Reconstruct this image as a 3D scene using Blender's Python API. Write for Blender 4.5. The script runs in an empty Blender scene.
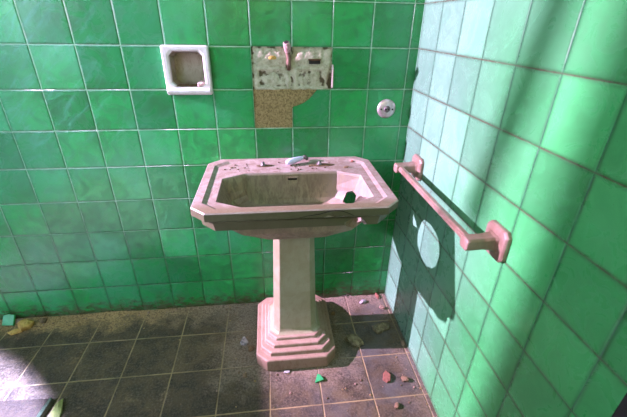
import bpy, bmesh, math, random
from mathutils import Vector, Matrix, noise

S = bpy.context.scene
COL = S.collection
random.seed(7)
R = math.radians

# ------------------------------------------------------------------ helpers
def tag(o, label=None, cat=None, group=None, kind=None):
    if label: o['label'] = label
    if cat: o['category'] = cat
    if group: o['group'] = group
    if kind: o['kind'] = kind
    return o

def thing(name, loc, label, cat, group=None):
    o = bpy.data.objects.new(name, None)
    o.empty_display_size = 0.05
    o.location = loc
    COL.objects.link(o)
    return tag(o, label, cat, group)

def world_loc(o):
    v = Vector(o.location)
    while o.parent:
        o = o.parent
        v += o.location
    return v

def obj(name, bm, mat, parent=None, loc=(0, 0, 0), smooth=False, bevel=0, seg=2, angle=30):
    """link bm (world coordinates) as ONE mesh object; its origin sits at parent (or at loc)"""
    base = world_loc(parent) if parent else Vector(loc)
    bmesh.ops.translate(bm, verts=bm.verts, vec=-base)
    bmesh.ops.recalc_face_normals(bm, faces=bm.faces)
    me = bpy.data.meshes.new(name)
    bm.to_mesh(me); bm.free()
    for p in me.polygons: p.use_smooth = smooth
    me.materials.append(mat)
    o = bpy.data.objects.new(name, me)
    COL.objects.link(o)
    if parent:
        o.parent = parent
    else:
        o.location = loc
    if bevel:
        m = o.modifiers.new('bevel', 'BEVEL'); m.width = bevel; m.segments = seg
        m.limit_method = 'ANGLE'; m.angle_limit = R(angle)
        m.harden_normals = False
    return o

def struct(name, bm, mat, parent=None, **k):
    o = obj(name, bm, mat, parent, **k)
    if not parent: o['kind'] = 'structure'
    return o

def add_box(bm, x0, x1, y0, y1, z0, z1):
    v = [bm.verts.new((x, y, z)) for x in (x0, x1) for y in (y0, y1) for z in (z0, z1)]
    for f in ((0,1,3,2),(4,6,7,5),(0,4,5,1),(2,3,7,6),(0,2,6,4),(1,5,7,3)):
        bm.faces.new([v[i] for i in f])
    return v

def box(*a):
    bm = bmesh.new(); add_box(bm, *a); return bm

def octagon(x0, x1, y0, y1, cx, cy, z):
    return [(x0+cx,y0,z),(x1-cx,y0,z),(x1,y0+cy,z),(x1,y1-cy,z),(x1-cx,y1,z),(x0+cx,y1,z),(x0,y1-cy,z),(x0,y0+cy,z)]

def loft(bm, rings, cap0=True, cap1=True, closed=False):
    rv = [[bm.verts.new(p) for p in r] for r in rings]
    n = len(rings[0])
    pairs = list(zip(rv, rv[1:]))
    if closed: pairs.append((rv[-1], rv[0]))
    for a, b in pairs:
        for i in range(n):
            j = (i+1) % n
            bm.faces.new((a[i], a[j], b[j], b[i]))
    if not closed:
        if cap0: bm.faces.new(rv[0][::-1])
        if cap1: bm.faces.new(rv[-1])
    return rv

def frame_axes(d):
    d = Vector(d).normalized()
    u = d.orthogonal().normalized()
    return u, d.cross(u)

def tube(bm, pts, rad, n=16, rads=None):
    rings = []
    pts = [Vector(p) for p in pts]
    u0 = None
    for i, p in enumerate(pts):
        d = (pts[min(i+1, len(pts)-1)] - pts[max(i-1, 0)]).normalized()
        if u0 is None: u = d.orthogonal().normalized()
        else: u = (u0 - d*u0.dot(d)).normalized()
        u0 = u; w = d.cross(u)
        r = rads[i] if rads else rad
        rings.append([p + (u*math.cos(2*math.pi*k/n) + w*math.sin(2*math.pi*k/n))*r for k in range(n)])
    loft(bm, rings)

def lathe_y(bm, cx, cz, prof, n=32):
    """revolve (radius, y) profile about the y axis through cx, cz"""
    loft(bm, [[(cx + r*math.cos(2*math.pi*k/n), y, cz + r*math.sin(2*math.pi*k/n)) for k in range(n)] for r, y in prof])

def lathe_z(bm, cx, cy, prof, n=24):
    loft(bm, [[(cx + r*math.cos(2*math.pi*k/n), cy + r*math.sin(2*math.pi*k/n), z) for k in range(n)] for r, z in prof])

def lump(loc, sx, sy, sz, seed, sub=2, rough=0.35, rot=0.0, flat=0.0):
    """an irregular stone resting on z = loc.z"""
    bm = bmesh.new()
    bmesh.ops.create_icosphere(bm, subdivisions=sub, radius=1)
    for v in bm.verts:
        p = v.co.copy()
        k = 1 + rough*noise.noise(p*1.3 + Vector((seed*3.1, seed*1.7, 0))) + 0.4*rough*noise.noise(p*3.1 + Vector((seed, 9, seed)))
        # chip it into facets
        v.co = p*k
    for j in range(4):
        rr = random.Random(seed*13 + j)
        n = Vector((rr.uniform(-1, 1), rr.uniform(-1, 1), rr.uniform(-.3, 1))).normalized()
        h = rr.uniform(.62, .85)
        for v in bm.verts:
            d = v.co.dot(n)
            if d > h: v.co -= n*(d-h)
    bmesh.ops.scale(bm, vec=(sx, sy, sz), verts=bm.verts)
    bmesh.ops.rotate(bm, cent=(0,0,0), matrix=Matrix.Rotation(rot, 3, 'Z'), verts=bm.verts)
    zmin = min(v.co.z for v in bm.verts)
    for v in bm.verts:
        if v.co.z < zmin*.6: v.co.z = zmin*.6
    bmesh.ops.translate(bm, vec=(loc[0], loc[1], loc[2] - zmin*.6), verts=bm.verts)
    return bm

def shard(loc, poly, thick, tilt=(0, 0), rot=0.0):
    """flat broken piece: polygon extruded, tilted about its centre, lowest vertex on z = loc.z"""
    bm = bmesh.new()
    loft(bm, [[(x, y, 0) for x, y in poly], [(x*.93, y*.93, thick) for x, y in poly]])
    bmesh.ops.rotate(bm, cent=(0,0,0), matrix=Matrix.Rotation(rot, 3, 'Z'), verts=bm.verts)
    bmesh.ops.rotate(bm, cent=(0,0,0), matrix=Matrix.Rotation(tilt[0], 3, 'X') @ Matrix.Rotation(tilt[1], 3, 'Y'), verts=bm.verts)
    zmin = min(v.co.z for v in bm.verts)
    bmesh.ops.translate(bm, vec=(loc[0], loc[1], loc[2]-zmin), verts=bm.verts)
    return bm

def boolean_cut(o, cutters, solver='EXACT'):
    """cut the shapes out of o for good (a real hole, no helper objects left)"""
    tmp = []
    for bm in cutters:
        bmesh.ops.translate(bm, verts=bm.verts, vec=-world_loc(o))
        bmesh.ops.recalc_face_normals(bm, faces=bm.faces)
        me = bpy.data.meshes.new('cut'); bm.to_mesh(me); bm.free()
        c = bpy.data.objects.new('cut', me); COL.objects.link(c)
        c.location = world_loc(o)
        m = o.modifiers.new('b', 'BOOLEAN'); m.object = c; m.operation = 'DIFFERENCE'; m.solver = solver
        tmp.append(c)
    bpy.context.view_layer.update()
    dg = bpy.context.evaluated_depsgraph_get()
    me = bpy.data.meshes.new_from_object(o.evaluated_get(dg))
    o.modifiers.clear()
    o.data = me
    for c in tmp: bpy.data.objects.remove(c)
    return o

# ------------------------------------------------------------------ node helper
class NT:
    def __init__(s, name):
        s.m = bpy.data.materials.new(name); s.m.use_nodes = True
        s.t = s.m.node_tree; s.t.nodes.clear()
        s.out = s.t.nodes.new('ShaderNodeOutputMaterial')
        s.b = s.t.nodes.new('ShaderNodeBsdfPrincipled')
        s.t.links.new(s.b.outputs[0], s.out.inputs[0])
    def set(s, sock, v):
        if hasattr(v, 'links'): s.t.links.new(v, sock)
        elif isinstance(v, (tuple, list)) and len(v) == 3 and sock.type == 'RGBA': sock.default_value = (*v, 1)
        else: sock.default_value = v
    def bsdf(s, **k):
        for n, v in k.items(): s.set(s.b.inputs[n.replace('_', ' ')], v)
        return s.m
    def math(s, op, a, b=0.0, c=None, clamp=False):
        n = s.t.nodes.new('ShaderNodeMath'); n.operation = op; n.use_clamp = clamp
        s.set(n.inputs[0], a); s.set(n.inputs[1], b)
        if c is not None: s.set(n.inputs[2], c)
        return n.outputs[0]
    def mix(s, f, a, b, mode='MIX'):
        n = s.t.nodes.new('ShaderNodeMix'); n.data_type = 'RGBA'; n.blend_type = mode
        s.set(n.inputs[0], f); s.set(n.inputs[6], a); s.set(n.inputs[7], b)
        return n.outputs[2]
    def mapr(s, v, a, b, c=0.0, d=1.0, smooth=True):
        n = s.t.nodes.new('ShaderNodeMapRange')
        n.interpolation_type = 'SMOOTHSTEP' if smooth else 'LINEAR'
        for i, q in enumerate((v, a, b, c, d)): s.set(n.inputs[i], q)
        return n.outputs[0]
    def pos(s): return s.t.nodes.new('ShaderNodeNewGeometry').outputs['Position']
    def normal(s): return s.t.nodes.new('ShaderNodeNewGeometry').outputs['Normal']
    def objco(s): return s.t.nodes.new('ShaderNodeTexCoord').outputs['Object']
    def sep(s, v):
        n = s.t.nodes.new('ShaderNodeSeparateXYZ'); s.set(n.inputs[0], v); return n.outputs
    def comb(s, x, y, z):
        n = s.t.nodes.new('ShaderNodeCombineXYZ')
        for i, q in enumerate((x, y, z)): s.set(n.inputs[i], q)
        return n.outputs[0]
    def scale(s, v, sc):
        n = s.t.nodes.new('ShaderNodeVectorMath'); n.operation = 'MULTIPLY'
        s.set(n.inputs[0], v); n.inputs[1].default_value = sc; return n.outputs[0]
    def addv(s, a, b):
        n = s.t.nodes.new('ShaderNodeVectorMath'); n.operation = 'ADD'
        s.set(n.inputs[0], a); s.set(n.inputs[1], b); return n.outputs[0]
    def noise(s, v, scale, detail=4, rough=.55, dist=0):
        n = s.t.nodes.new('ShaderNodeTexNoise'); s.set(n.inputs['Vector'], v)
        n.inputs['Scale'].default_value = scale; n.inputs['Detail'].default_value = detail
        n.inputs['Roughness'].default_value = rough; n.inputs['Distortion'].default_value = dist
        return n.outputs[0]
    def white(s, v):
        n = s.t.nodes.new('ShaderNodeTexWhiteNoise'); s.set(n.inputs['Vector'], v); return n.outputs[0], n.outputs[1]
    def voronoi(s, v, scale):
        n = s.t.nodes.new('ShaderNodeTexVoronoi'); s.set(n.inputs['Vector'], v); n.inputs['Scale'].default_value = scale
        return n.outputs['Distance']
    def bump(s, h, dist, strength=1.0, normal=None):
        n = s.t.nodes.new('ShaderNodeBump'); n.inputs['Strength'].default_value = strength
        n.inputs['Distance'].default_value = dist; s.set(n.inputs['Height'], h)
        if normal is not None: s.set(n.inputs['Normal'], normal)
        return n.outputs[0]

def grid(n, a, a0, b, b0, T):
    """fractional tile coordinates, cell id and distances (metres) to the joints"""
    u = n.math('DIVIDE', n.math('SUBTRACT', a, a0), T); v = n.math('DIVIDE', n.math('SUBTRACT', b, b0), T)
    fu, fv = n.math('FRACT', u), n.math('FRACT', v)
    du = n.math('MULTIPLY', n.math('MINIMUM', fu, n.math('SUBTRACT', 1.0, fu)), T)
    dv = n.math('MULTIPLY', n.math('MINIMUM', fv, n.math('SUBTRACT', 1.0, fv)), T)
    cell = n.comb(n.math('FLOOR', u), n.math('FLOOR', v), 0.0)
    return fu, fv, du, dv, cell

TZ = 1.2087     # height of a wall-tile joint
def wall_tiles(name, axis, a0, base, base2, smear, g_v, g_h, lowdirt=True, rough=.2, smudge=.6):
    n = NT(name)
    P = n.pos(); x, y, z = n.sep(P)
    a = x if axis == 'x' else y
    fu, fv, du, dv, cell = grid(n, a, a0, z, TZ, .15)
    r1, rc = n.white(cell)
    rr = n.sep(rc)
    big = n.noise(P, 3.2, 3)
    mott = n.noise(n.addv(P, n.scale(rc, (5, 5, 5))), 16, 6, .62, 1.2)
    fine = n.noise(P, 90, 3, .7)
    c = n.mix(n.mapr(mott, .35, .68), base, base2)
    c = n.mix(n.math('MULTIPLY', n.mapr(big, .42, .62), smear[3]), c, smear[:3])
    if not lowdirt:   # light sheen painted in: tiles get paler toward the corner
        pale_sheen = n.mapr(n.math('ADD', y, n.math('MULTIPLY', n.math('SUBTRACT', big, .5), .25)), -.85, -.25, 0.0, .92)
        c = n.mix(pale_sheen, c, n.mix(n.mapr(mott, .35, .68), (.17, .35, .24), (.135, .30, .20)))
    # per tile brightness
    k = n.math('ADD', n.math('MULTIPLY', r1, .42), .76)
    c = n.mix(1.0, c, n.comb(k, k, k), 'MULTIPLY')
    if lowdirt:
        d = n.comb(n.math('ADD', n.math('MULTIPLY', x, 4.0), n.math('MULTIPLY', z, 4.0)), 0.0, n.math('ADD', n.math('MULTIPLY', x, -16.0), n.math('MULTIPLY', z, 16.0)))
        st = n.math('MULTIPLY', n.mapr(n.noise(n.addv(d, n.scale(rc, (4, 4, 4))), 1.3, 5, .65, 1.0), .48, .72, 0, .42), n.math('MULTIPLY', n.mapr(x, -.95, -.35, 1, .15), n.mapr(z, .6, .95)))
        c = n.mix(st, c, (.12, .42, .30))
    # dark smudges and specks
    sm = n.noise(n.addv(n.scale(P, (1, 1, 1.25)), n.scale(rc, (3, 3, 3))), 26, 5, .7, 2.2)
    c = n.mix(n.math('MULTIPLY', n.mapr(sm, .60, .76), smudge), c, (.012, .075, .03))
    sp = n.noise(P, 210, 2, .5)
    c = n.mix(n.mapr(sp, .70, .75, 0, .55), c, (.02, .05, .02))
    ed = n.mapr(n.math('MINIMUM', du, dv), .002, .011, .70, 1.0)
    c = n.mix(1.0, c, n.comb(ed, ed, ed), 'MULTIPLY')
    # joints, pale high up and brown and dirty near the floor
    gn = n.noise(P, 30, 3, .6)
    mv = n.mapr(du, .0007, .0023, 1.0, 0.0)
    mh = n.mapr(dv, .0007, .0026, 1.0, 0.0)
    low = n.mapr(z, .1, .75, 1.0, 0.0)
    gv = n.mix(low, g_v[0], g_v[1]); gh = n.mix(low, g_h[0], g_h[1])
    c = n.mix(n.math('MULTIPLY', mv, n.mapr(gn, .25, .6, .45, 1)), c, gv)
    c = n.mix(n.math('MULTIPLY', mh, n.mapr(gn, .3, .65, .55, 1)), c, gh)
    rg = n.mapr(mott, .3, .7, rough, rough+.16)
    if lowdirt:
        dz = n.mapr(n.math('ADD', z, n.math('MULTIPLY', n.math('SUBTRACT', n.noise(n.scale(P, (1, 1, 2.6)), 22, 5, .7), .5), -.42)), .0, .085, 1.0, 0.0)
        c = n.mix(n.math('MULTIPLY', dz, .8), c, (.07, .045, .022))
    h = n.math('MULTIPLY', n.mapr(du, .0005, .0055), n.mapr(dv, .0005, .0055))
    tilt = n.math('ADD', n.math('MULTIPLY', n.math('SUBTRACT', fu, .5), n.math('SUBTRACT', rr[0], .5)),
                  n.math('MULTIPLY', n.math('SUBTRACT', fv, .5), n.math('SUBTRACT', rr[1], .5)))
    h = n.math('ADD', h, n.math('MULTIPLY', tilt, 3.2))
    h = n.math('ADD', h, n.math('MULTIPLY', n.noise(P, 18, 2), .9))
    h = n.math('ADD', h, n.math('MULTIPLY', fine, .05))
    return n.bsdf(Base_Color=c, Roughness=rg, Normal=n.bump(h, .0016, .8 if lowdirt else .5), Specular_IOR_Level=.5)

M = {}
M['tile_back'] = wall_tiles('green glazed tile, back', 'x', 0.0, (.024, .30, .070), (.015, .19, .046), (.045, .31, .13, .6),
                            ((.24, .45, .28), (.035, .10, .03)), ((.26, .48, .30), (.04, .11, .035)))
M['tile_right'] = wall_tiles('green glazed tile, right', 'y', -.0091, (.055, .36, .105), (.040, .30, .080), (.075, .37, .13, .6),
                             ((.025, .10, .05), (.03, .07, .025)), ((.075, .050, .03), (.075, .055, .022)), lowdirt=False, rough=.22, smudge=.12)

def floor_mat():
    n = NT('dark stone floor tile with sandy joints')
    P = n.pos(); x, y, z = n.sep(P)
    fu, fv, du, dv, cell = grid(n, x, -.732, y, -.188, .2)
    r1, rc = n.white(cell)
    Q = n.addv(P, n.scale(rc, (7, 7, 7)))
    a = n.noise(Q, 14, 6, .68, .6); b = n.noise(P, 120, 4, .75)
    c = n.mix(n.mapr(a, .36, .66), (.032, .025, .012), (.12, .092, .044))
    c = n.mix(n.mapr(b, .42, .70, 0, .75), c, (.17, .145, .095))
    c = n.mix(n.math('MULTIPLY', r1, .35), c, (.03, .028, .024))
    # bluish worn patches to the right
    c = n.mix(n.math('MULTIPLY', n.mapr(x, -.2, .35), n.mapr(n.noise(P, 7, 4), .4, .65, 0, .6)), c, (.115, .125, .115))
    wob = n.math('MULTIPLY', n.math('SUBTRACT', n.noise(P, 45, 3), .5), .004)
    gu = n.mapr(n.math('ADD', du, wob), .0010, .0042, 1.0, 0.0)
    gv = n.mapr(n.math('ADD', dv, wob), .0010, .0042, 1.0, 0.0)
    g = n.math('MAXIMUM', gu, gv)
    c = n.mix(n.math('MULTIPLY', g, n.mapr(n.noise(P, 9, 3), .3, .6, .45, .95)), c, (.33, .26, .12))
    # drifted sand along the walls and around the pedestal
    edge = n.math('ADD', y, n.math('MULTIPLY', n.math('SUBTRACT', n.noise(P, 10, 5, .65), .5), .34))
    sand = n.mapr(edge, -.155, -.02, 0.0, .95)
    er = n.math('ADD', x, n.math('MULTIPLY', n.math('SUBTRACT', n.noise(P, 9, 5, .65), .5), .3))
    sand = n.math('MAXIMUM', sand, n.mapr(er, .36, .52, 0, .55))
    dx = n.math('ABSOLUTE', n.math('ADD', x, .06)); dy = n.math('ABSOLUTE', n.math('ADD', y, .2))
    dd = n.math('ADD', n.math('MAXIMUM', dx, dy), n.math('MULTIPLY', n.math('SUBTRACT', n.noise(P, 12, 5, .7), .5), .3))
    sand = n.math('MAXIMUM', sand, n.mapr(dd, .2, .34, .8, 0.0))
    sand = n.math('MAXIMUM', sand, n.mapr(n.noise(P, 5, 6, .7), .56, .74, 0, .5))
    sc = n.mix(n.mapr(b, .35, .65), (.27, .16, .06), (.52, .35, .15))
    sc = n.mix(n.mapr(x, -.9, -.2), sc, n.mix(n.mapr(b, .35, .65), (.16, .125, .085), (.30, .25, .185)))
    c = n.mix(n.math('MULTIPLY', sand, n.mapr(n.noise(P, 60, 4, .7), .3, .55, .35, 1)), c, sc)
    h = n.math('ADD', n.math('MULTIPLY', b, .8), n.math('MULTIPLY', n.noise(P, 300, 3, .8), .5))
    h = n.math('SUBTRACT', h, n.math('MULTIPLY', g, .5))
    return n.bsdf(Base_Color=c, Roughness=n.mapr(a, .3, .7, .55, .85), Normal=n.bump(h, .004, .9), Specular_IOR_Level=.35)
M['floor'] = floor_mat()

def ceramic(name, clean, mid, grime, zlo, zhi, amt=1.0, rough=.3):
    """old glazed ceramic; grime gathers below zlo and on worn patches"""
    n = NT(name)
    P = n.pos(); x, y, z = n.sep(P)
    a = n.noise(P, 12, 6, .65, .5); b = n.noise(n.scale(P, (1, 1, .45)), 55, 5, .75, .4); f = n.noise(P, 260, 3, .8)
    c = n.mix(n.mapr(a, .38, .68), clean, mid)
    low = n.mapr(z, zlo, zhi, 1.0, 0.0)
    k = n.math('MULTIPLY', n.math('ADD', n.math('MULTIPLY', low, .75), n.mapr(b, .48, .72, 0, .6)), amt, clamp=True)
    c = n.mix(k, c, grime)
    c = n.mix(n.mapr(f, .60, .74, 0, .6 * amt), c, (.05, .04, .02))
    h = n.math('ADD', n.math('MULTIPLY', b, .5), n.math('MULTIPLY', f, .25))
    return n.bsdf(Base_Color=c, Roughness=n.mapr(k, 0, 1, rough, .75), Normal=n.bump(h, .002, .35))

def basin_mat():
    n = NT('dusty stained ceramic basin')
    P = n.pos(); x, y, z = n.sep(P)
    a = n.noise(P, 11, 6, .65, .5); b = n.noise(n.scale(P, (1, 1, .3)), 60, 5, .75, .6); f = n.noise(P, 240, 3, .8)
    m = n.noise(P, 38, 5, .7, .8)
    c = n.mix(n.mapr(a, .36, .66), (.38, .325, .285), (.27, .225, .19))
    # inside of the bowl: brown green deposit
    inx = n.math('SUBTRACT', .262, n.math('ABSOLUTE', n.math('ADD', x, .0165)))
    iny = n.math('MINIMUM', n.math('SUBTRACT', n.math('ADD', y, .445), 0.0), n.math('SUBTRACT', -.150, y))
    inz = n.math('SUBTRACT', .776, z)
    ins = n.math('MULTIPLY', n.math('MULTIPLY', n.mapr(inx, -.003, .004), n.mapr(iny, -.003, .004)), n.mapr(inz, .0, .008))
    dep = n.mix(n.mapr(b, .32, .66), (.13, .105, .055), (.30, .26, .15))
    dep = n.mix(n.mapr(n.noise(P, 9, 4), .4, .65, 0, .6), dep, (.17, .115, .075))
    lefty = n.math('MULTIPLY', n.mapr(x, .10, .19, .93, .75), n.math('MAXIMUM', n.mapr(x, .19, .10), n.mapr(b, .38, .62, .25, 1)))
    c = n.mix(n.math('MULTIPLY', ins, lefty), c, dep)
    # dust on flat tops
    nz = n.sep(n.normal())[2]
    up = n.mapr(nz, .7, .98)
    dust = n.math('MULTIPLY', up, n.mapr(m, .40, .62, 0, .85))
    c = n.mix(dust, c, (.22, .165, .12))
    edge = n.mapr(n.math('ADD', y, n.math('MULTIPLY', n.math('SUBTRACT', m, .5), .06)), -.41, -.45, 0, .85)
    c = n.mix(n.math('MULTIPLY', up, edge), c, (.17, .135, .07))
    # sides and underside: dark olive painted in for their unlit faces
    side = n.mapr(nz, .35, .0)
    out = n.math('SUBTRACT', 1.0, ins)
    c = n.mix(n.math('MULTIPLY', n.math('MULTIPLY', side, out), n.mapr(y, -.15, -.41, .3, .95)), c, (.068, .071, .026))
    c = n.mix(n.mapr(f, .62, .74, 0, .7), c, (.06, .045, .025))
    h = n.math('ADD', n.math('MULTIPLY', m, .6), n.math('MULTIPLY', f, .3))
    return n.bsdf(Base_Color=c, Roughness=n.mapr(m, .3, .7, .38, .7), Normal=n.bump(h, .003, .4))
M['basin'] = basin_mat()
M['pedestal'] = ceramic('stained ceramic pedestal', (.33, .32, .21), (.26, .25, .145), (.22, .19, .10), .02, .14, .75, .32)
M['plinth'] = ceramic('dusty ceramic plinth', (.34, .26, .19), (.27, .195, .13), (.20, .13, .075), .02, .11, .85, .6)
M['rail'] = ceramic('grubby glazed ceramic rail', (.29, .21, .165), (.16, .105, .07), (.20, .13, .07), .2, .4, 1.0, .3)
M['white'] = ceramic('white glazed soap holder', (.80, .76, .76), (.70, .64, .62), (.40, .30, .2), .2, .4, .6, .2)
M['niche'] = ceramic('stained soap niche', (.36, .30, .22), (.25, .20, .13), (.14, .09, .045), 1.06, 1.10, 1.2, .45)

def simple(name, a, b, scale=30, rough=.7, bump=.004, bscale=80, metal=0.0, detail=5):
    n = NT(name); P = n.objco()
    c = n.mix(n.mapr(n.noise(P, scale, detail, .65, .5), .36, .66), a, b)
    h = n.noise(P, bscale, 5, .75)
    return n.bsdf(Base_Color=c, Roughness=rough, Metallic=metal, Normal=n.bump(h, bump, .8))
def plaster_mat():
    n = NT('rough pale plaster')
    P = n.pos(); y = n.sep(P)[1]
    c = n.mix(n.mapr(n.noise(P, 40, 5, .65, .5), .36, .66), (.56, .54, .40), (.36, .35, .23))
    c = n.mix(n.mapr(y, .0078, .0112), c, (.085, .065, .028))  # deeper hollows browned, their shade put into the colour
    c = n.mix(n.mapr(n.noise(P, 75, 5, .7, 1.0), .60, .70, 0, .7), c, (.10, .075, .035))
    return n.bsdf(Base_Color=c, Roughness=.9, Normal=n.bump(n.noise(P, 160, 5, .75), .006, .8))
M['plaster'] = plaster_mat()
M['mortar'] = simple('coarse tan mortar', (.43, .32, .14), (.17, .12, .04), 130, .95, .010, 190)
M['tile_edge'] = simple('pale broken tile body', (.62, .55, .50), (.38, .30, .24), 60, .8)
M['rust'] = simple('rusted pipe', (.10, .055, .03), (.20, .13, .09), 60, .7, .003, 120)
M['pink_metal'] = simple('painted pipe end', (.55, .40, .40), (.30, .17, .14), 80, .5, .002, 120)
M['dark'] = simple('black hollow', (.006, .005, .004), (.012, .009, .006), 30, .9)
M['brown'] = simple('rust brown stain', (.16, .07, .025), (.07, .03, .012), 90, .9)
M['mud'] = simple('mud and rust crust', (.13, .09, .03), (.05, .035, .015), 120, .95, .008, 200)
M['chrome'] = simple('tarnished chrome', (.62, .56, .57), (.42, .35, .33), 40, .34, .0008, 140, .75)
M['grey_metal'] = simple('dull grey metal', (.20, .19, .18), (.07, .065, .06), 90, .5, .002, 150, .6)
M['porcelain'] = simple('bluish white porcelain', (.60, .66, .86), (.50, .54, .72), 50, .18, .0005)
M['soap'] = simple('dried pink soap', (.66, .46, .44), (.50, .33, .30), 70, .55, .003)
M['stone_dark'] = simple('dark mossy stone', (.085, .075, .035), (.26, .23, .12), 60, .9, .008, 150)
M['stone_brown'] = simple('brown stone', (.22, .15, .08), (.10, .07, .035), 70, .9, .006, 150)
M['stone_white'] = simple('pale blue grey stone', (.50, .49, .50), (.16, .16, .17), 70, .85, .006, 160)
M['stone_yellow'] = simple('yellow mortar lump', (.58, .40, .10), (.40, .26, .06), 50, .9, .005, 150)
M['brick'] = simple('red brick fragment', (.27, .11, .075), (.17, .075, .045), 70, .9, .005, 160)
M['pinkstone'] = simple('pinkish mortar chip', (.33, .23, .17), (.22, .15, .10), 70, .9, .005, 160)
M['green_shard'] = simple('green glazed tile shard', (.05, .42, .14), (.035, .30, .10), 30, .25, .0005)
M['paint'] = simple('dull plaster wall', (.30, .33, .25), (.24, .27, .2), 6, .9)
M['dark_void'] = simple('near black unlit void', (.006, .006, .005), (.010, .009, .008), 10, .8)
M['slab'] = simple('worn grey stone slab', (.042, .031, .013), (.024, .018, .008), 45, .7, .004, 120)  # base darkened to stand in for the slab lying out of the sun
M['slab_edge'] = simple('glazed teal edge strip', (.05, .075, .04), (.03, .05, .025), 60, .35)
M['lime'] = simple('yellow green glazed shard', (.36, .40, .12), (.22, .26, .08), 50, .4)
M['wood'] = simple('grey bar wood', (.22, .2, .17), (.15, .13, .11), 40, .8)

# ------------------------------------------------------------------ the room
XR = .4855
YE = -1.119        # where the tiled right wall ends at a doorway
HTOP = 2.6

# floor
bm = box(-1.9, 1.2, -3.2, .0, -.06, 0)
struct('floor', bm, M['floor'])

def sheet_with_holes(outer, holes, y, back):
    """front sheet at y with the hole outlines open, each hole with side walls going back"""
    bm = bmesh.new()
    edges = []
    def loop(pts):
        vs = [bm.verts.new((px, y, pz)) for px, pz in pts]
        es = [bm.edges.new((vs[i], vs[(i+1) % len(vs)])) for i in range(len(vs))]
        return vs, es
    vo, eo = loop(outer); edges += eo
    hs = []
    for h in holes:
        vh, eh = loop(h); edges += eh; hs.append(vh)
    bmesh.ops.triangle_fill(bm, use_beauty=True, use_dissolve=False, edges=edges, normal=(0, -1, 0))
    for vh in hs:
        vb = [bm.verts.new((v.co.x, back, v.co.z)) for v in vh]
        for i in range(len(vh)):
            j = (i+1) % len(vh)
            bm.faces.new((vh[i], vh[j], vb[j], vb[i]))
    return bm

# outline of the missing tiles (two whole, one below, and a curved bite)
PATCH = [(-.150, TZ+.001), (.153, TZ+.001), (.153, TZ-.150)]
for k in range(0, 9):
    t = k/8
    PATCH.append((.098*(1-t) + .004*t + .006*math.sin(math.pi*t), TZ-.150 - .066*(1-math.cos(t*math.pi/2))*.25 - .066*t*.75 - .014*math.sin(math.pi*t)))
PATCH += [(.0, TZ-.222), (.0, TZ-.300), (-.150, TZ-.300)]
SX0, SX1, SZ0, SZ1 = -.462, -.300, 1.043, 1.212
def chamf(x0, x1, z0, z1, c):
    return [(x0+c, z0), (x1-c, z0), (x1, z0+c), (x1, z1-c), (x1-c, z1), (x0+c, z1), (x0, z1-c), (x0, z0+c)]
NI = chamf(SX0+.022, SX1-.022, SZ0+.030, SZ1-.020, .016)
bm = sheet_with_holes([(-1.8, 0), (XR+.02, 0), (XR+.02, HTOP), (-1.8, HTOP)], [PATCH, chamf(SX0+.018, SX1-.018, SZ0+.026, SZ1-.016, .016)], 0.0, .012)
# the masonry behind the tiles
for z0, z1, x0, x1 in ((0, 1.0, -1.8, -.6), (1.0, 1.25, -1.8, -.5), (1.25, HTOP, -1.8, -.6), (0, .85, -.6, XR+.02), (1.27, HTOP, -.6, XR+.02), (.85, 1.27, -.25, XR+.02)):
    add_box(bm, x0, x1, .02, .12, z0, z1)
wall_back = struct('wall_back', bm, M['tile_back'])

# right wall with its end cut square at the doorway
bm = box(XR, XR+.14, YE, .02, 0, HTOP)
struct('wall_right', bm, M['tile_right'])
# black box added over the right wall's end, standing in for darkness
bm = box(XR+.0006, XR+.16, YE-.025, YE-.0004, 0, HTOP)
struct('dark_end_1', bm, M['dark_void'])
# near-black panels added as the unlit space beyond the right wall
bm = box(1.1, 1.16, -3.2, YE+.3, 0, HTOP)
struct('dark_backing_1', bm, M['dark_void'])
bm = box(XR+.14, 1.16, YE+.24, YE+.30, 0, HTOP)
struct('wall_passage', bm, M['dark_void'])

# left wall (outside the frame) with the window that lets the daylight in
WX = -1.8
WY0, WY1, WZ0, WZ1 = -.253, -.060, 1.215, 2.2
bm = bmesh.new()
add_box(bm, WX-.06, WX, -3.2, WY0, 0, HTOP)
add_box(bm, WX-.06, WX, WY0, .12, 0, WZ0)
add_box(bm, WX-.06, WX, WY0, .12, WZ1, HTOP)
add_box(bm, WX-.06, WX, WY1, .12, WZ0, WZ1)
struct('wall_left', bm, M['paint'])
bm = bmesh.new()
# unseen leaning bar, added to throw the dark streak on the right wall
v = add_box(bm, WX-.035, WX-.015, -.2115, -.1975, 1.475, WZ1)
for q in v:
    q.co.y += -.19*(q.co.z-1.52)
struct('streak_bar_1', bm, M['wood'])

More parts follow.
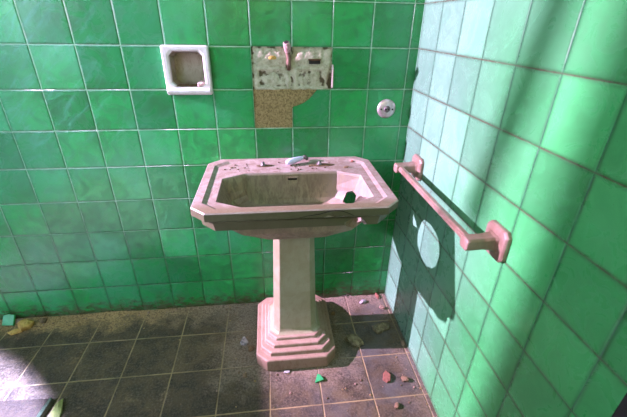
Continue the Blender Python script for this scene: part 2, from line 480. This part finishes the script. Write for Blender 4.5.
# ------------------------------------------------------------------ bare patch where tiles are missing
def relief(x0, x1, z0, z1, nx, nz, f, inside=None):
    bm = bmesh.new(); g = {}
    for i in range(nx+1):
        for j in range(nz+1):
            x = x0 + (x1-x0)*i/nx; z = z0 + (z1-z0)*j/nz
            g[i, j] = bm.verts.new((x, f(x, z), z))
    for i in range(nx):
        for j in range(nz):
            bm.faces.new((g[i, j], g[i+1, j], g[i+1, j+1], g[i, j+1]))
    return bm
def plaster_y(x, z):
    u = (x+.150)/.303; w = (z-1.0587)/.150
    h = .004*noise.noise(Vector((x*38, z*38, 1))) + .003*noise.noise(Vector((x*95, z*95, 5))) + .0016*noise.noise(Vector((x*230, z*230, 2)))
    # two trowelled pads below, ridge across the middle and a chase up the centre
    for cx in (.25, .74):
        d = max(abs(u-cx)/.19, abs(w-.26)/.22)
        h += -.0035*(1/(1+math.exp((d-.9)*14))) + .003*math.exp(-((d-1.05)/.14)**2)
        d2 = math.hypot((u-cx)/.10, (w-.26)/.15)
        h += .0035*math.exp(-d2*d2)*(1+.8*noise.noise(Vector((x*120, z*120, 9))))
        d3 = math.hypot((u-cx+.03)/.15, (w-.76)/.15)
        h += .006*math.exp(-d3*d3)*(1+.9*noise.noise(Vector((x*70, z*70, 4))))
    h -= .005*math.exp(-((u-.47-.03*math.sin(w*9))/.022)**2)
    # ragged sunk edges
    e = min(u, 1-u)*.303; t = (1-w)*.15
    h -= .007*math.exp(-(e/.009)**2)*(.6+noise.noise(Vector((x*40, z*60, 7)))) + .008*math.exp(-(t/.008)**2)*(.4+noise.noise(Vector((x*45, 3, z))))
    h -= .008*math.exp(-(((u-.97)/.06)**2 + ((w-.1)/.14)**2))
    return max(.0012, min(.0115, .0055 - 1.1*h))
o = struct('plaster_patch', relief(-.151, .1545, 1.0575, TZ+.002, 96, 50, plaster_y), M['plaster'], wall_back, smooth=True)
o['label'] = 'rough pale plaster with trowel marks where two tiles are missing'
o = struct('mortar_patch', relief(-.151, .105, .9075, 1.0590, 70, 44, lambda x, z: .0055 + .0018*noise.noise(Vector((x*80, z*80, 3))) + .001*noise.noise(Vector((x*260, z*260, 8)))), M['mortar'], wall_back, smooth=True)
o['label'] = 'coarse tan mortar bed below the plaster'
# dark slot chiselled in the plaster and small yellowish spot
o = struct('chiselled_slot', box(.064, .107, -.0035, .004, 1.151, 1.164), M['dark'], wall_back, bevel=.002)
o = struct('slot_lip', box(.062, .109, -.0050, .002, 1.1635, 1.1685), M['brown'], wall_back, bevel=.0015)
bm = lump((-.073, .0, 1.166), .016, .005, .008, 3)
o = struct('plaster_stain', bm, M['stone_yellow'], wall_back)
# edge of the neighbouring tile left standing at the right of the patch
o = struct('tile_edge', box(.1525, .158, -.010, .004, 1.066, 1.150), M['tile_edge'], wall_back, bevel=.0012)

# pipe stub at the head of the patch
pipe = thing('water_pipe', (-.018, .004, 1.15), 'short rusty water pipe stub poking out above the bare plaster patch', 'pipe')
bm = bmesh.new()
tube(bm, [(-.012, .003, 1.130), (-.013, -.004, 1.150), (-.012, -.008, 1.170), (-.015, -.012, 1.190), (-.018, -.020, 1.203)], .0085, 14, [.007, .009, .0085, .009, .0095])
obj('pipe', bm, M['rust'], pipe, smooth=True)
bm = bmesh.new()
tube(bm, [(-.017, -.018, 1.196), (-.019, -.030, 1.214), (-.022, -.036, 1.226)], .013, 8, [.012, .0135, .0125])
sp = obj('pipe_end', bm, M['pink_metal'], pipe, bevel=.002)
sp['label'] = 'pale pinkish end fitting'
bm = bmesh.new()
tube(bm, [(-.0223, -.0362, 1.2263), (-.0226, -.0369, 1.2275)], .008, 12)
obj('bore', bm, M['dark'], pipe)

# ------------------------------------------------------------------ soap dish
dish = thing('soap_dish', (-.381, 0, SZ0), 'white ceramic recessed soap dish set in the green tiled back wall', 'soap dish')
bm = bmesh.new()
rings = []
def ring_xz(pts, y): return [(px, y, pz) for px, pz in pts]
o8 = chamf(SX0, SX1, SZ0, SZ1, .004); i8 = NI
loft(bm, [ring_xz(o8, .0), ring_xz(o8, -.020), ring_xz(chamf(SX0+.004, SX1-.004, SZ0+.004, SZ1-.004, .004), -.024),
          ring_xz(chamf(SX0+.016, SX1-.016, SZ0+.024, SZ1-.014, .015), -.024), ring_xz(i8, -.019), ring_xz(i8, .0)], closed=True)
obj('frame', bm, M['white'], dish, bevel=.0015)
bm = bmesh.new()
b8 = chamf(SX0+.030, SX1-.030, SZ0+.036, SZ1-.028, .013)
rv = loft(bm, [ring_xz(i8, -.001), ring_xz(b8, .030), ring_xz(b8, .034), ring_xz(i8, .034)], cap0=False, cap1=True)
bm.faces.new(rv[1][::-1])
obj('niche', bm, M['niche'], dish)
# projecting lip of the tray
bm = bmesh.new()
prof = [(-.020, SZ0+.002), (-.036, SZ0+.006), (-.040, SZ0+.012), (-.040, SZ0+.020), (-.034, SZ0+.024), (-.020, SZ0+.026)]
loft(bm, [[(x, y, z) for y, z in prof] for x in (SX0+.004, SX1-.004)])
tr = obj('tray_lip', bm, M['white'], dish, bevel=.002)
bm = relief(SX0+.024, SX1-.024, 0, 1, 30, 6, lambda x, z: 0)
for v in bm.verts:
    t = v.co.z
    v.co = Vector((v.co.x, -.022 + .050*t, SZ0+.031 + .003*t + .0018*noise.noise(Vector((v.co.x*90, t*4, 0)))))
obj('rust_stain', bm, M['brown'], dish)
soap = obj('soap_scrap', lump((-.338, -.012, SZ0+.030), .020, .014, .013, 5, 2, .3), M['soap'], None, loc=(0, 0, 0))
# re-origin at its base
soap.data.transform(Matrix.Translation((.338, .012, -(SZ0+.030)))); soap.location = (-.338, -.012, SZ0+.030)
tag(soap, 'dried pinkish scrap of soap in the right corner of the soap dish', 'soap')

# ------------------------------------------------------------------ round wall cap
cap = thing('valve_cover', (.383, 0, .983), 'round tarnished chrome valve cover on the back wall near the corner', 'valve cover')
bm = bmesh.new()
lathe_y(bm, .383, .983, [(.038, 0), (.0385, -.003), (.036, -.007), (.029, -.010), (.018, -.0115), (.006, -.012)], 40)
obj('disc', bm, M['chrome'], cap, smooth=True)
bm = bmesh.new()
lathe_y(bm, .383, .983, [(.0135, -.010), (.0135, -.014), (.0115, -.017), (.003, -.0175)], 24)
obj('hub', bm, M['grey_metal'], cap, smooth=True)
for dx in (-.011, .0105):
    bm = bmesh.new(); lathe_y(bm, .383+dx*.55, .983, [(.0045, -.015), (.004, -.0185), (.001, -.019)], 12)
    obj('socket', bm, M['dark'], cap)
for dx in (-.0235, .0235):
    bm = bmesh.new(); lathe_y(bm, .383+dx, .983-.001, [(.0038, -.009), (.0034, -.0128), (.001, -.013)], 14)
    obj('screw', bm, M['dark'], cap)

# ------------------------------------------------------------------ pedestal sink
CX = -.0135
sink = thing('pedestal_sink', (CX, -.23, 0), 'dirty broken ceramic pedestal sink with octagonal basin standing against the back wall', 'sink')
TOP = .7825
def oc(hw, y0, y1, cx, cy, z): return octagon(CX-hw, CX+hw, y0, y1, cx, cy, z)
bm = bmesh.new()
IN0, IN1 = -.435, -.150
rings = [
    oc(.092, -.320, -.090, .030, .030, .590),
    oc(.118, -.358, -.065, .040, .040, .604),
    oc(.155, -.394, -.050, .055, .050, .628),
    oc(.200, -.413, -.040, .065, .055, .650),
    oc(.245, -.430, -.030, .065, .060, .672),
    oc(.266, -.440, -.025, .060, .055, .7035),
    oc(.282, -.450, -.012, .048, .045, .7045),
    oc(.304, -.460, -.006, .046, .046, .709),
    oc(.309, -.463, -.005, .046, .046, .742),
    oc(.320, -.472, -.004, .046, .046, .749),
    oc(.330, -.4825, -.002, .047, .047, .755),
    oc(.330, -.4825, -.002, .047, .047, TOP-.004),
    oc(.327, -.4795, -.004, .047, .047, TOP),
    oc(.300, -.4530, -.026, .045, .045, TOP),
    oc(.288, -.4470, -.038, .045, .045, TOP-.0065),
    oc(.2595, IN0, IN1, .083, .046, TOP-.007),
    oc(.2555, IN0+.004, IN1-.003, .079, .046, TOP-.016),
    oc(.240, -.421, -.1555, .064, .046, .715),
    oc(.230, -.414, -.157, .054, .046, .688),
    oc(.207, -.402, -.160, .038, .040, .667),
    oc(.165, -.380, -.166, .030, .035, .649),
    oc(.115, -.340, -.200, .030, .030, .639),
]
loft(bm, rings)
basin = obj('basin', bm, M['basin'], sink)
cuts = []
def blob(c, r, seed, amp=.25, sub=3):
    b = bmesh.new(); bmesh.ops.create_icosphere(b, subdivisions=sub, radius=1)
    for v in b.verts:
        p = v.co.copy(); k = 1 + amp*noise.noise(p*1.6 + Vector((seed*2.3, seed, 1))) + amp*.4*noise.noise(p*4 + Vector((seed, 2, 7)))
        v.co = Vector((c[0]+p.x*k*r[0], c[1]+p.y*k*r[1], c[2]+p.z*k*r[2]))
    return b
cuts.append(blob((.175, -.332, .662), (.115, .092, .100), 1, .12))
tilted = blob((.212, -.200, .677), (.025, .115, .031), 6, .3)
for v in tilted.verts: v.co.z -= .42*(v.co.y+.195); v.co.x += .22*(v.co.y+.195)
cuts.append(tilted)
cuts.append(blob((.172, -.455, .712), (.036, .040, .030), 2, .3))
cuts.append(blob((.110, -.497, .752), (.050, .022, .013), 4, .35))
boolean_cut(basin, cuts)
for p in basin.data.polygons: p.use_smooth = False
m = basin.modifiers.new('bevel', 'BEVEL'); m.width = .0022; m.segments = 2; m.limit_method = 'ANGLE'; m.angle_limit = R(24)

# the fracture that runs across the front lip
bm = bmesh.new()
tube(bm, [(x, y, z) for x, y, z in ((-.012, -.4826, .757), (.020, -.4828, .7625), (.052, -.4828, .7665), (.078, -.4828, .7745), (.100, -.4827, .7775), (.122, -.4828, .7735), (.140, -.4828, .766), (.160, -.4824, .7555))], .001, 8, [.0006, .001, .0013, .0016, .0016, .0014, .0012, .0008])
cr = obj('crack', bm, M['dark'], basin, smooth=True)
cr['label'] = 'dark crack arching over the front lip'

bm = bmesh.new()
add_box(bm, -.030, .006, -.1560, -.1450, .7445, .7535)
ov = obj('overflow_slot', bm, M['dark'], sink, bevel=.002)
bm = bmesh.new()
pts = [(-.034, .7405), (.010, .7405), (.010, .7575), (-.034, .7575)]
ins = [(-.030, .7445), (.006, .7445), (.006, .7535), (-.030, .7535)]
loft(bm, [ring_xz(pts, -.150), ring_xz(pts, -.1562), ring_xz(ins, -.1566), ring_xz(ins, -.150)], closed=True)
obj('overflow_rim', bm, M['basin'], sink)

# what is left of the two taps: rust stained seats in the rear deck
DZ = TOP - .0068
for (tx, ty, rx, ry, sd) in ((-.117, -.075, .034, .014, 2), (.110, -.082, .058, .018, 6)):
    bm = bmesh.new()
    n = 28
    ring = lambda k, z: [(tx + rx*k*(1+.25*noise.noise(Vector((math.cos(a)*1.7+sd, math.sin(a)*1.7, 0))))*math.cos(a), ty + ry*k*(1+.3*noise.noise(Vector((math.cos(a)*2, math.sin(a)*2+sd, 3))))*math.sin(a), z) for a in [2*math.pi*i/n for i in range(n)]]
    loft(bm, [ring(1, DZ-.001), ring(.9, DZ+.0022), ring(.5, DZ+.0035), ring(.2, DZ+.003)])
    o = obj('rust_crust', bm, M['mud'], sink, smooth=True)
    bm = bmesh.new()
    lathe_z(bm, tx-.008, ty, [(.011, DZ), (.011, DZ+.006), (.007, DZ+.008), (.0065, DZ+.016), (.003, DZ+.017)], 14)
    obj('tap_stub', bm, M['grey_metal'], sink, smooth=True)

# pedestal: tapered octagonal column and stepped plinth
def o2(hw, hd, c, z, cx=-.0165, cy=-.226): return octagon(cx-hw, cx+hw, cy-hd, cy+hd, c, c, z)
bm = bmesh.new()
rings = [o2(.112, .112, .032, .1085), o2(.103, .103, .030, .112), o2(.097, .097, .027, .118), o2(.0925, .0925, .025, .130), o2(.090, .090, .024, .150),
         o2(.0775, .0800, .021, .560), o2(.080, .083, .021, .590), o2(.086, .090, .022, .608)]
loft(bm, rings)
ped = obj('pedestal', bm, M['pedestal'], sink, bevel=.0025, angle=20)
bm = bmesh.new()
rings = [o2(.1675, .194, .043, .0), o2(.1675, .194, .043, .056), o2(.1640, .190, .042, .0605),
         o2(.148, .172, .040, .0605), o2(.147, .171, .040, .076), o2(.144, .168, .040, .0795),
         o2(.131, .148, .038, .0795), o2(.130, .147, .038, .0925), o2(.127, .144, .038, .0955),
         o2(.117, .124, .034, .0955), o2(.115, .122, .034, .107), o2(.112, .119, .034, .1095)]
loft(bm, rings)
pl = obj('plinth', bm, M['plinth'], ped, bevel=.0018, angle=20)

# loose porcelain lever lying on the rear deck
lev = thing('tap_lever', (-.012, -.060, DZ), 'loose bluish white porcelain tap lever lying on rear deck of the sink', 'tap handle')
bm = bmesh.new()
P0 = Vector((-.033, -.082, DZ+.0135)); P1 = Vector((.040, -.042, DZ+.020))
n = 7
tube(bm, [P0 + (P1-P0)*t for t in (0, .06, .2, .4, .6, .8, .95, 1.0)], .01, 16, [.004, .0095, .0125, .0125, .011, .009, .0075, .005])
obj('lever', bm, M['porcelain'], lev, smooth=True)
bm = bmesh.new()
tube(bm, [P1 - (P1-P0)*.05, P1 + Vector((.008, .005, .001)), P1 + Vector((.014, .006, -.004)), P1 + Vector((.018, .004, -.011))], .0075, 12, [.0070, .0085, .008, .006])
tp = obj('metal_tip', bm, M['grey_metal'], lev, smooth=True)

# bits of dirt lying on the sink
def rubble(name, loc, s, seed, mat, label, cat, group=None, sub=2, rough=.45):
    bm = lump((0, 0, 0), s[0], s[1], s[2], seed, sub, rough, seed*1.3)
    o = obj(name, bm, mat, None, loc=(0, 0, 0)); o.location = loc
    return tag(o, label, cat, group)
rubble('mortar_chip', (.205, -.118, DZ), (.007, .012, .006), 11, M['stone_brown'], 'brown mortar chip on rear right of sink deck', 'rubble')
rubble('mortar_chip', (.243, -.055, DZ), (.007, .006, .006), 12, M['brick'], 'small reddish chip at the back right corner of sink rim', 'rubble')
rubble('mortar_chip', (-.247, -.09, DZ), (.006, .005, .004), 13, M['stone_dark'], 'tiny dark chip on left end of the sink deck', 'rubble')
rng = random.Random(21)
crumb_src = None
for i in range(46):
    if i < 22: x, y = rng.uniform(-.02, .16), rng.uniform(-.13, -.05)
    elif i < 34: x, y = rng.uniform(-.28, -.17), rng.uniform(-.13, -.06)
    else: x, y = rng.uniform(-.26, .23), rng.uniform(-.14, -.04)
    s = rng.uniform(.0016, .0042)
    if crumb_src is None:
        o = obj('dirt_crumb', lump((0, 0, 0), 1, 1, .7, 3, 1, .4), M['mud']); crumb_src = o
    else:
        o = crumb_src.copy(); COL.objects.link(o)
    o.location = (x, y, DZ-.0002); o.scale = (s*1.2, s, s); o.rotation_euler = (0, 0, rng.uniform(0, 6))
    tag(o, 'tiny dark crumb of dirt among many on the rear deck of the sink', 'dirt', 'dirt crumbs on the sink deck')

# ------------------------------------------------------------------ towel rail on the right wall
rail = thing('towel_rail', (XR, -.447, .795), 'old ceramic towel rail with two square brackets on the right tiled wall', 'towel rail')
BX = XR-.078
def oct_yz(cy, cz, h, c, x): return [(x, py, pz) for px, py, pz in [(0, a, b) for a, b in chamf(cy-h, cy+h, cz-h, cz+h, c)]]
for cy, cz in ((-.722, .796), (-.172, .790)):
    bm = bmesh.new()
    def arm_ring(x, hy, z0, z1, c=.006):
        return [(x, a, b) for a, b in chamf(cy-hy, cy+hy, cz+z0, cz+z1, c)]
    loft(bm, [arm_ring(XR-.014, .026, -.026, .026), arm_ring(XR-.024, .0205, -.019, .021), arm_ring(XR-.050, .0180, -.0165, .018),
              arm_ring(BX-.008, .0190, -.0175, .0175), arm_ring(BX-.017, .0185, -.017, .017), arm_ring(BX-.0195, .0155, -.014, .014)])
    br = obj('bracket', bm, M['rail'], rail, bevel=.002)
    bm = bmesh.new()
    loft(bm, [oct_yz(cy, cz, .045, .012, XR), oct_yz(cy, cz, .045, .012, XR-.010), oct_yz(cy, cz, .041, .012, XR-.015), oct_yz(cy, cz, .031, .009, XR-.017)])
    obj('wall_plate', bm, M['rail'], br, bevel=.0015)
bm = bmesh.new()
h = .0105
loft(bm, [[(BX+a, y, z+b) for a, b in chamf(-h, h, -h, h, .005)] for y, z in ((-.718, .797), (-.176, .791))])
obj('bar', bm, M['rail'], rail)

# ------------------------------------------------------------------ rubble on the floor
rubble('stone', (.256, -.305, 0), (.038, .028, .026), 2, M['stone_dark'], 'largest dark mossy stone, lying in the pedestal shadow', 'stone', sub=3)
rubble('stone', (.392, -.245, 0), (.046, .024, .024), 5, M['stone_dark'], 'long dark stone in the shadow near the right wall', 'stone', sub=3)
rubble('stone', (-.243, -.262, 0), (.019, .017, .022), 7, M['stone_white'], 'whitish blue stone left of the pedestal plinth', 'stone', sub=3)
rubble('stone', (-.213, -.300, 0), (.016, .013, .013), 8, M['stone_brown'], 'brown stone just below the whitish stone left of plinth', 'stone')
rubble('stone', (-.232, -.434, 0), (.011, .008, .008), 14, M['stone_brown'], 'small brown stone on the tile left front of plinth', 'stone')
rubble('stone', (.186, -.120, 0), (.013, .010, .012), 17, M['stone_brown'], 'small brown stone between the plinth and the back wall', 'stone')
rubble('stone', (.470, -.335, 0), (.012, .010, .009), 18, M['pinkstone'], 'tan stone at the foot of the right wall', 'stone')
rubble('stone', (.417, -.517, 0), (.016, .012, .012), 19, M['stone_brown'], 'brown stone by the right wall beside the red fragment', 'stone')
rubble('stone', (.345, -.625, 0), (.014, .011, .010), 20, M['stone_brown'], 'brown stone at the front near the bottom of the right wall', 'stone')
rubble('mortar_chip', (.352, -.052, 0), (.024, .011, .010), 22, M['stone_white'], 'white mortar chip near the back right corner of the floor', 'rubble')
rubble('mortar_chip', (.440, -.018, 0), (.024, .010, .010), 23, M['brick'], 'reddish brick chip at the foot of the back wall in the corner', 'rubble')
rubble('mortar_chip', (.440, -.105, 0), (.016, .012, .012), 24, M['pinkstone'], 'pinkish mortar chip near the corner by the right wall', 'rubble')
rubble('mortar_lump', (-1.262, -.060, 0), (.036, .030, .026), 27, M['stone_yellow'], 'yellow mortar lump on the floor at far left', 'rubble', rough=.3, sub=3)
rubble('mortar_chip', (-1.200, -.030, 0), (.022, .016, .014), 28, M['stone_brown'], 'brown mortar chip right of the yellow lump by the wall', 'rubble')
rubble('mortar_chip', (-1.315, -.020, 0), (.026, .012, .010), 29, M['pinkstone'], 'pale mortar chip by the wall behind the yellow lump', 'rubble')

def put(name, bm, mat, loc, label, cat, bevel=.001):
    o = obj(name, bm, mat, None, loc=(0, 0, 0), bevel=bevel); o.location = loc
    return tag(o, label, cat)
put('tile_shard', shard((0, 0, 0), [(-.026, -.024), (.024, -.028), (.026, .022), (.0, .028), (-.025, .025)], .009, (R(52), R(4))), M['green_shard'],
    (-1.345, -.030, 0), 'square green tile piece leaning at the foot of back wall at far left', 'tile shard')
put('mortar_flake', shard((0, 0, 0), [(-.034, -.004), (-.010, -.018), (.034, -.008), (.028, .014), (-.006, .012)], .008, (R(6), R(-5))), M['stone_yellow'],
    (-1.290, -.090, 0), 'flat yellowish mortar flake left of the yellow lump', 'rubble')
put('tile_shard', shard((0, 0, 0), [(-.022, -.010), (.018, -.014), (.012, .012), (.002, .020)], .006, (R(14), R(-6)), .3), M['green_shard'],
    (.066, -.480, 0), 'small green tile shard on floor in front of the plinth', 'tile shard')
put('mortar_flake', shard((0, 0, 0), [(-.013, -.005), (.012, -.007), (.014, .004), (-.010, .006)], .006), M['stone_white'],
    (-.062, -.432, 0), 'whitish flake lying against front of the plinth', 'rubble')

put('brick_fragment', shard((0, 0, 0), [(-.018, -.012), (-.004, -.026), (.012, -.022), (.020, .004), (.004, .026), (-.010, .014)], .008, (R(10), R(-8))), M['brick'],
    (.342, -.500, 0), 'red brick fragment on the dark floor tile at right', 'rubble')

# slab and broken glazed pieces at the lower left edge
slab = thing('stone_slab', (-1.12, -.56, 0), 'worn grey stone slab lying on the floor in the lower left corner', 'slab')
bm = bmesh.new()
poly = [(-1.32, -.452), (-.952, -.470), (-.960, -.520), (-.975, -.700), (-1.32, -.700)]
loft(bm, [[(x, y, 0) for x, y in poly], [(x, y, .022) for x, y in poly]])
obj('slab_body', bm, M['slab'], slab, bevel=.003)
bm = bmesh.new()
poly = [(-.951, -.468), (-.940, -.472), (-.962, -.700), (-.974, -.700), (-.959, -.520)]
loft(bm, [[(x, y, 0) for x, y in poly], [(x, y, .025) for x, y in poly]])
o = obj('edge_strip', bm, M['slab_edge'], slab, bevel=.0015); o['label'] = 'glazed teal edge of the slab'
put('tile_shard', shard((0, 0, 0), [(-.022, -.052), (.022, -.06), (.016, .0), (-.002, .052), (-.018, .03)], .007, (R(3), R(14))), M['lime'],
    (-.905, -.520, 0), 'yellow green glazed shard beside the grey slab at lower left', 'tile shard')

# pebbles scattered over the floor
rng = random.Random(5)
srcs = []
pm = [M['pinkstone'], M['stone_brown'], M['mortar'], M['stone_brown']]
for k in range(8):
    bm = lump((0, 0, 0), 1, .8, .65, 40+k, 1, .5)
    o = obj('pebble', bm, pm[k % 4])
    srcs.append(o)
used = set()
def free_spot(x, y):
    if -.20 < x < .165 and -.435 < y: return False
    if x < -.88 and y < -.43: return False
    return True
cnt = 0
while cnt < 150:
    q = rng.random()
    if q < .45: x, y = rng.uniform(-1.35, -.25), -abs(rng.gauss(0, .055)) - .012
    elif q < .75: x, y = rng.uniform(-.35, .47), rng.uniform(-.62, -.012)
    elif q < .87: x, y = .475 - abs(rng.gauss(0, .05)), rng.uniform(-.66, -.05)
    else: x, y = rng.uniform(-.8, .3), rng.uniform(-.66, -.2)
    if not free_spot(x, y) or x > .475: continue
    k = rng.randrange(8)
    s = rng.choice((.003, .0035, .004, .005, .0065))
    if k not in used: o = srcs[k]; used.add(k)
    else: o = srcs[k].copy(); COL.objects.link(o)
    o.location = (x, y, 0); o.scale = (s, s, s); o.rotation_euler = (0, 0, rng.uniform(0, 6.2))
    tag(o, 'tiny crumb of mortar, one of many strewn over the dusty floor', 'pebble', 'mortar crumbs on the floor')
    cnt += 1

# loose sand drifted along the foot of the back wall
bm = bmesh.new()
nx, ny = 220, 14
g = {}
for i in range(nx+1):
    for j in range(ny+1):
        x = -1.78 + (XR+1.78-.002)*i/nx; t = j/ny
        d = min(1, max(.2, (abs(x+.0165)-.18)/.12))
        y = -.002 - .13*t*d
        hgt = .010*max(0, (.55+.9*noise.noise(Vector((x*5, 1, 2)))))*(1-t)**2 + .0035*noise.noise(Vector((x*60, y*60, 0)))*(1-t)
        g[i, j] = bm.verts.new((x, y, max(-.002, hgt - .002 - .004*t)))
for i in range(nx):
    for j in range(ny):
        bm.faces.new((g[i, j], g[i+1, j], g[i+1, j+1], g[i, j+1]))
sand = obj('sand_drift', bm, M['floor'], None, smooth=True)
tag(sand, 'sandy dust drifted along the foot of the back wall', 'sand', kind='stuff')

# ------------------------------------------------------------------ light
def lamp(name, kind, loc, energy, color, target=None, **k):
    l = bpy.data.lights.new(name, kind); l.energy = energy; l.color = color
    for a, b in k.items(): setattr(l, a, b)
    o = bpy.data.objects.new(name, l); COL.objects.link(o); o.location = loc
    if target is not None:
        o.rotation_euler = (Vector(target)-Vector(loc)).to_track_quat('-Z', 'Y').to_euler()
    return o
lamp('window_light', 'AREA', (-2.4, -.10, 1.65), 440, (1.0, .60, 1.08), (.48, -.35, .8), size=.028, shape='DISK')
lamp('floor_sun', 'SPOT', (-1.7, -1.9, 2.2), 11000, (.50, .46, 1.0), (-1.7396, -1.3510, 0), spot_size=R(51.2), spot_blend=.09, shadow_soft_size=.02)
lamp('sky_fill', 'AREA', (-1.35, -1.2, 2.3), 7, (.38, .78, 1.0), (-.95, 0, 1.15), size=.9, shape='SQUARE', spread=R(80))
lamp('room_fill', 'AREA', (-.3, -2.3, 2.0), 14, (1.0, .97, .50), (.1, -.2, .5), size=1.5, shape='SQUARE')

w = bpy.data.worlds.new('World'); S.world = w; w.use_nodes = True
bg = w.node_tree.nodes['Background']
bg.inputs[0].default_value = (.78, 1.0, .55, 1); bg.inputs[1].default_value = .20

# ------------------------------------------------------------------ camera
cam = bpy.data.cameras.new('Camera'); co = bpy.data.objects.new('Camera', cam); COL.objects.link(co)
co.location = (-.0909, -1.4481, 1.2897)
co.rotation_euler = (R(62.669), R(-.949), R(-6.696))
cam.sensor_width = 36; cam.lens = 36*359.4355/627; cam.clip_start = .01
S.camera = co
S.view_settings.view_transform = 'Standard'
S.view_settings.look = 'None'
S.view_settings.exposure = -.1
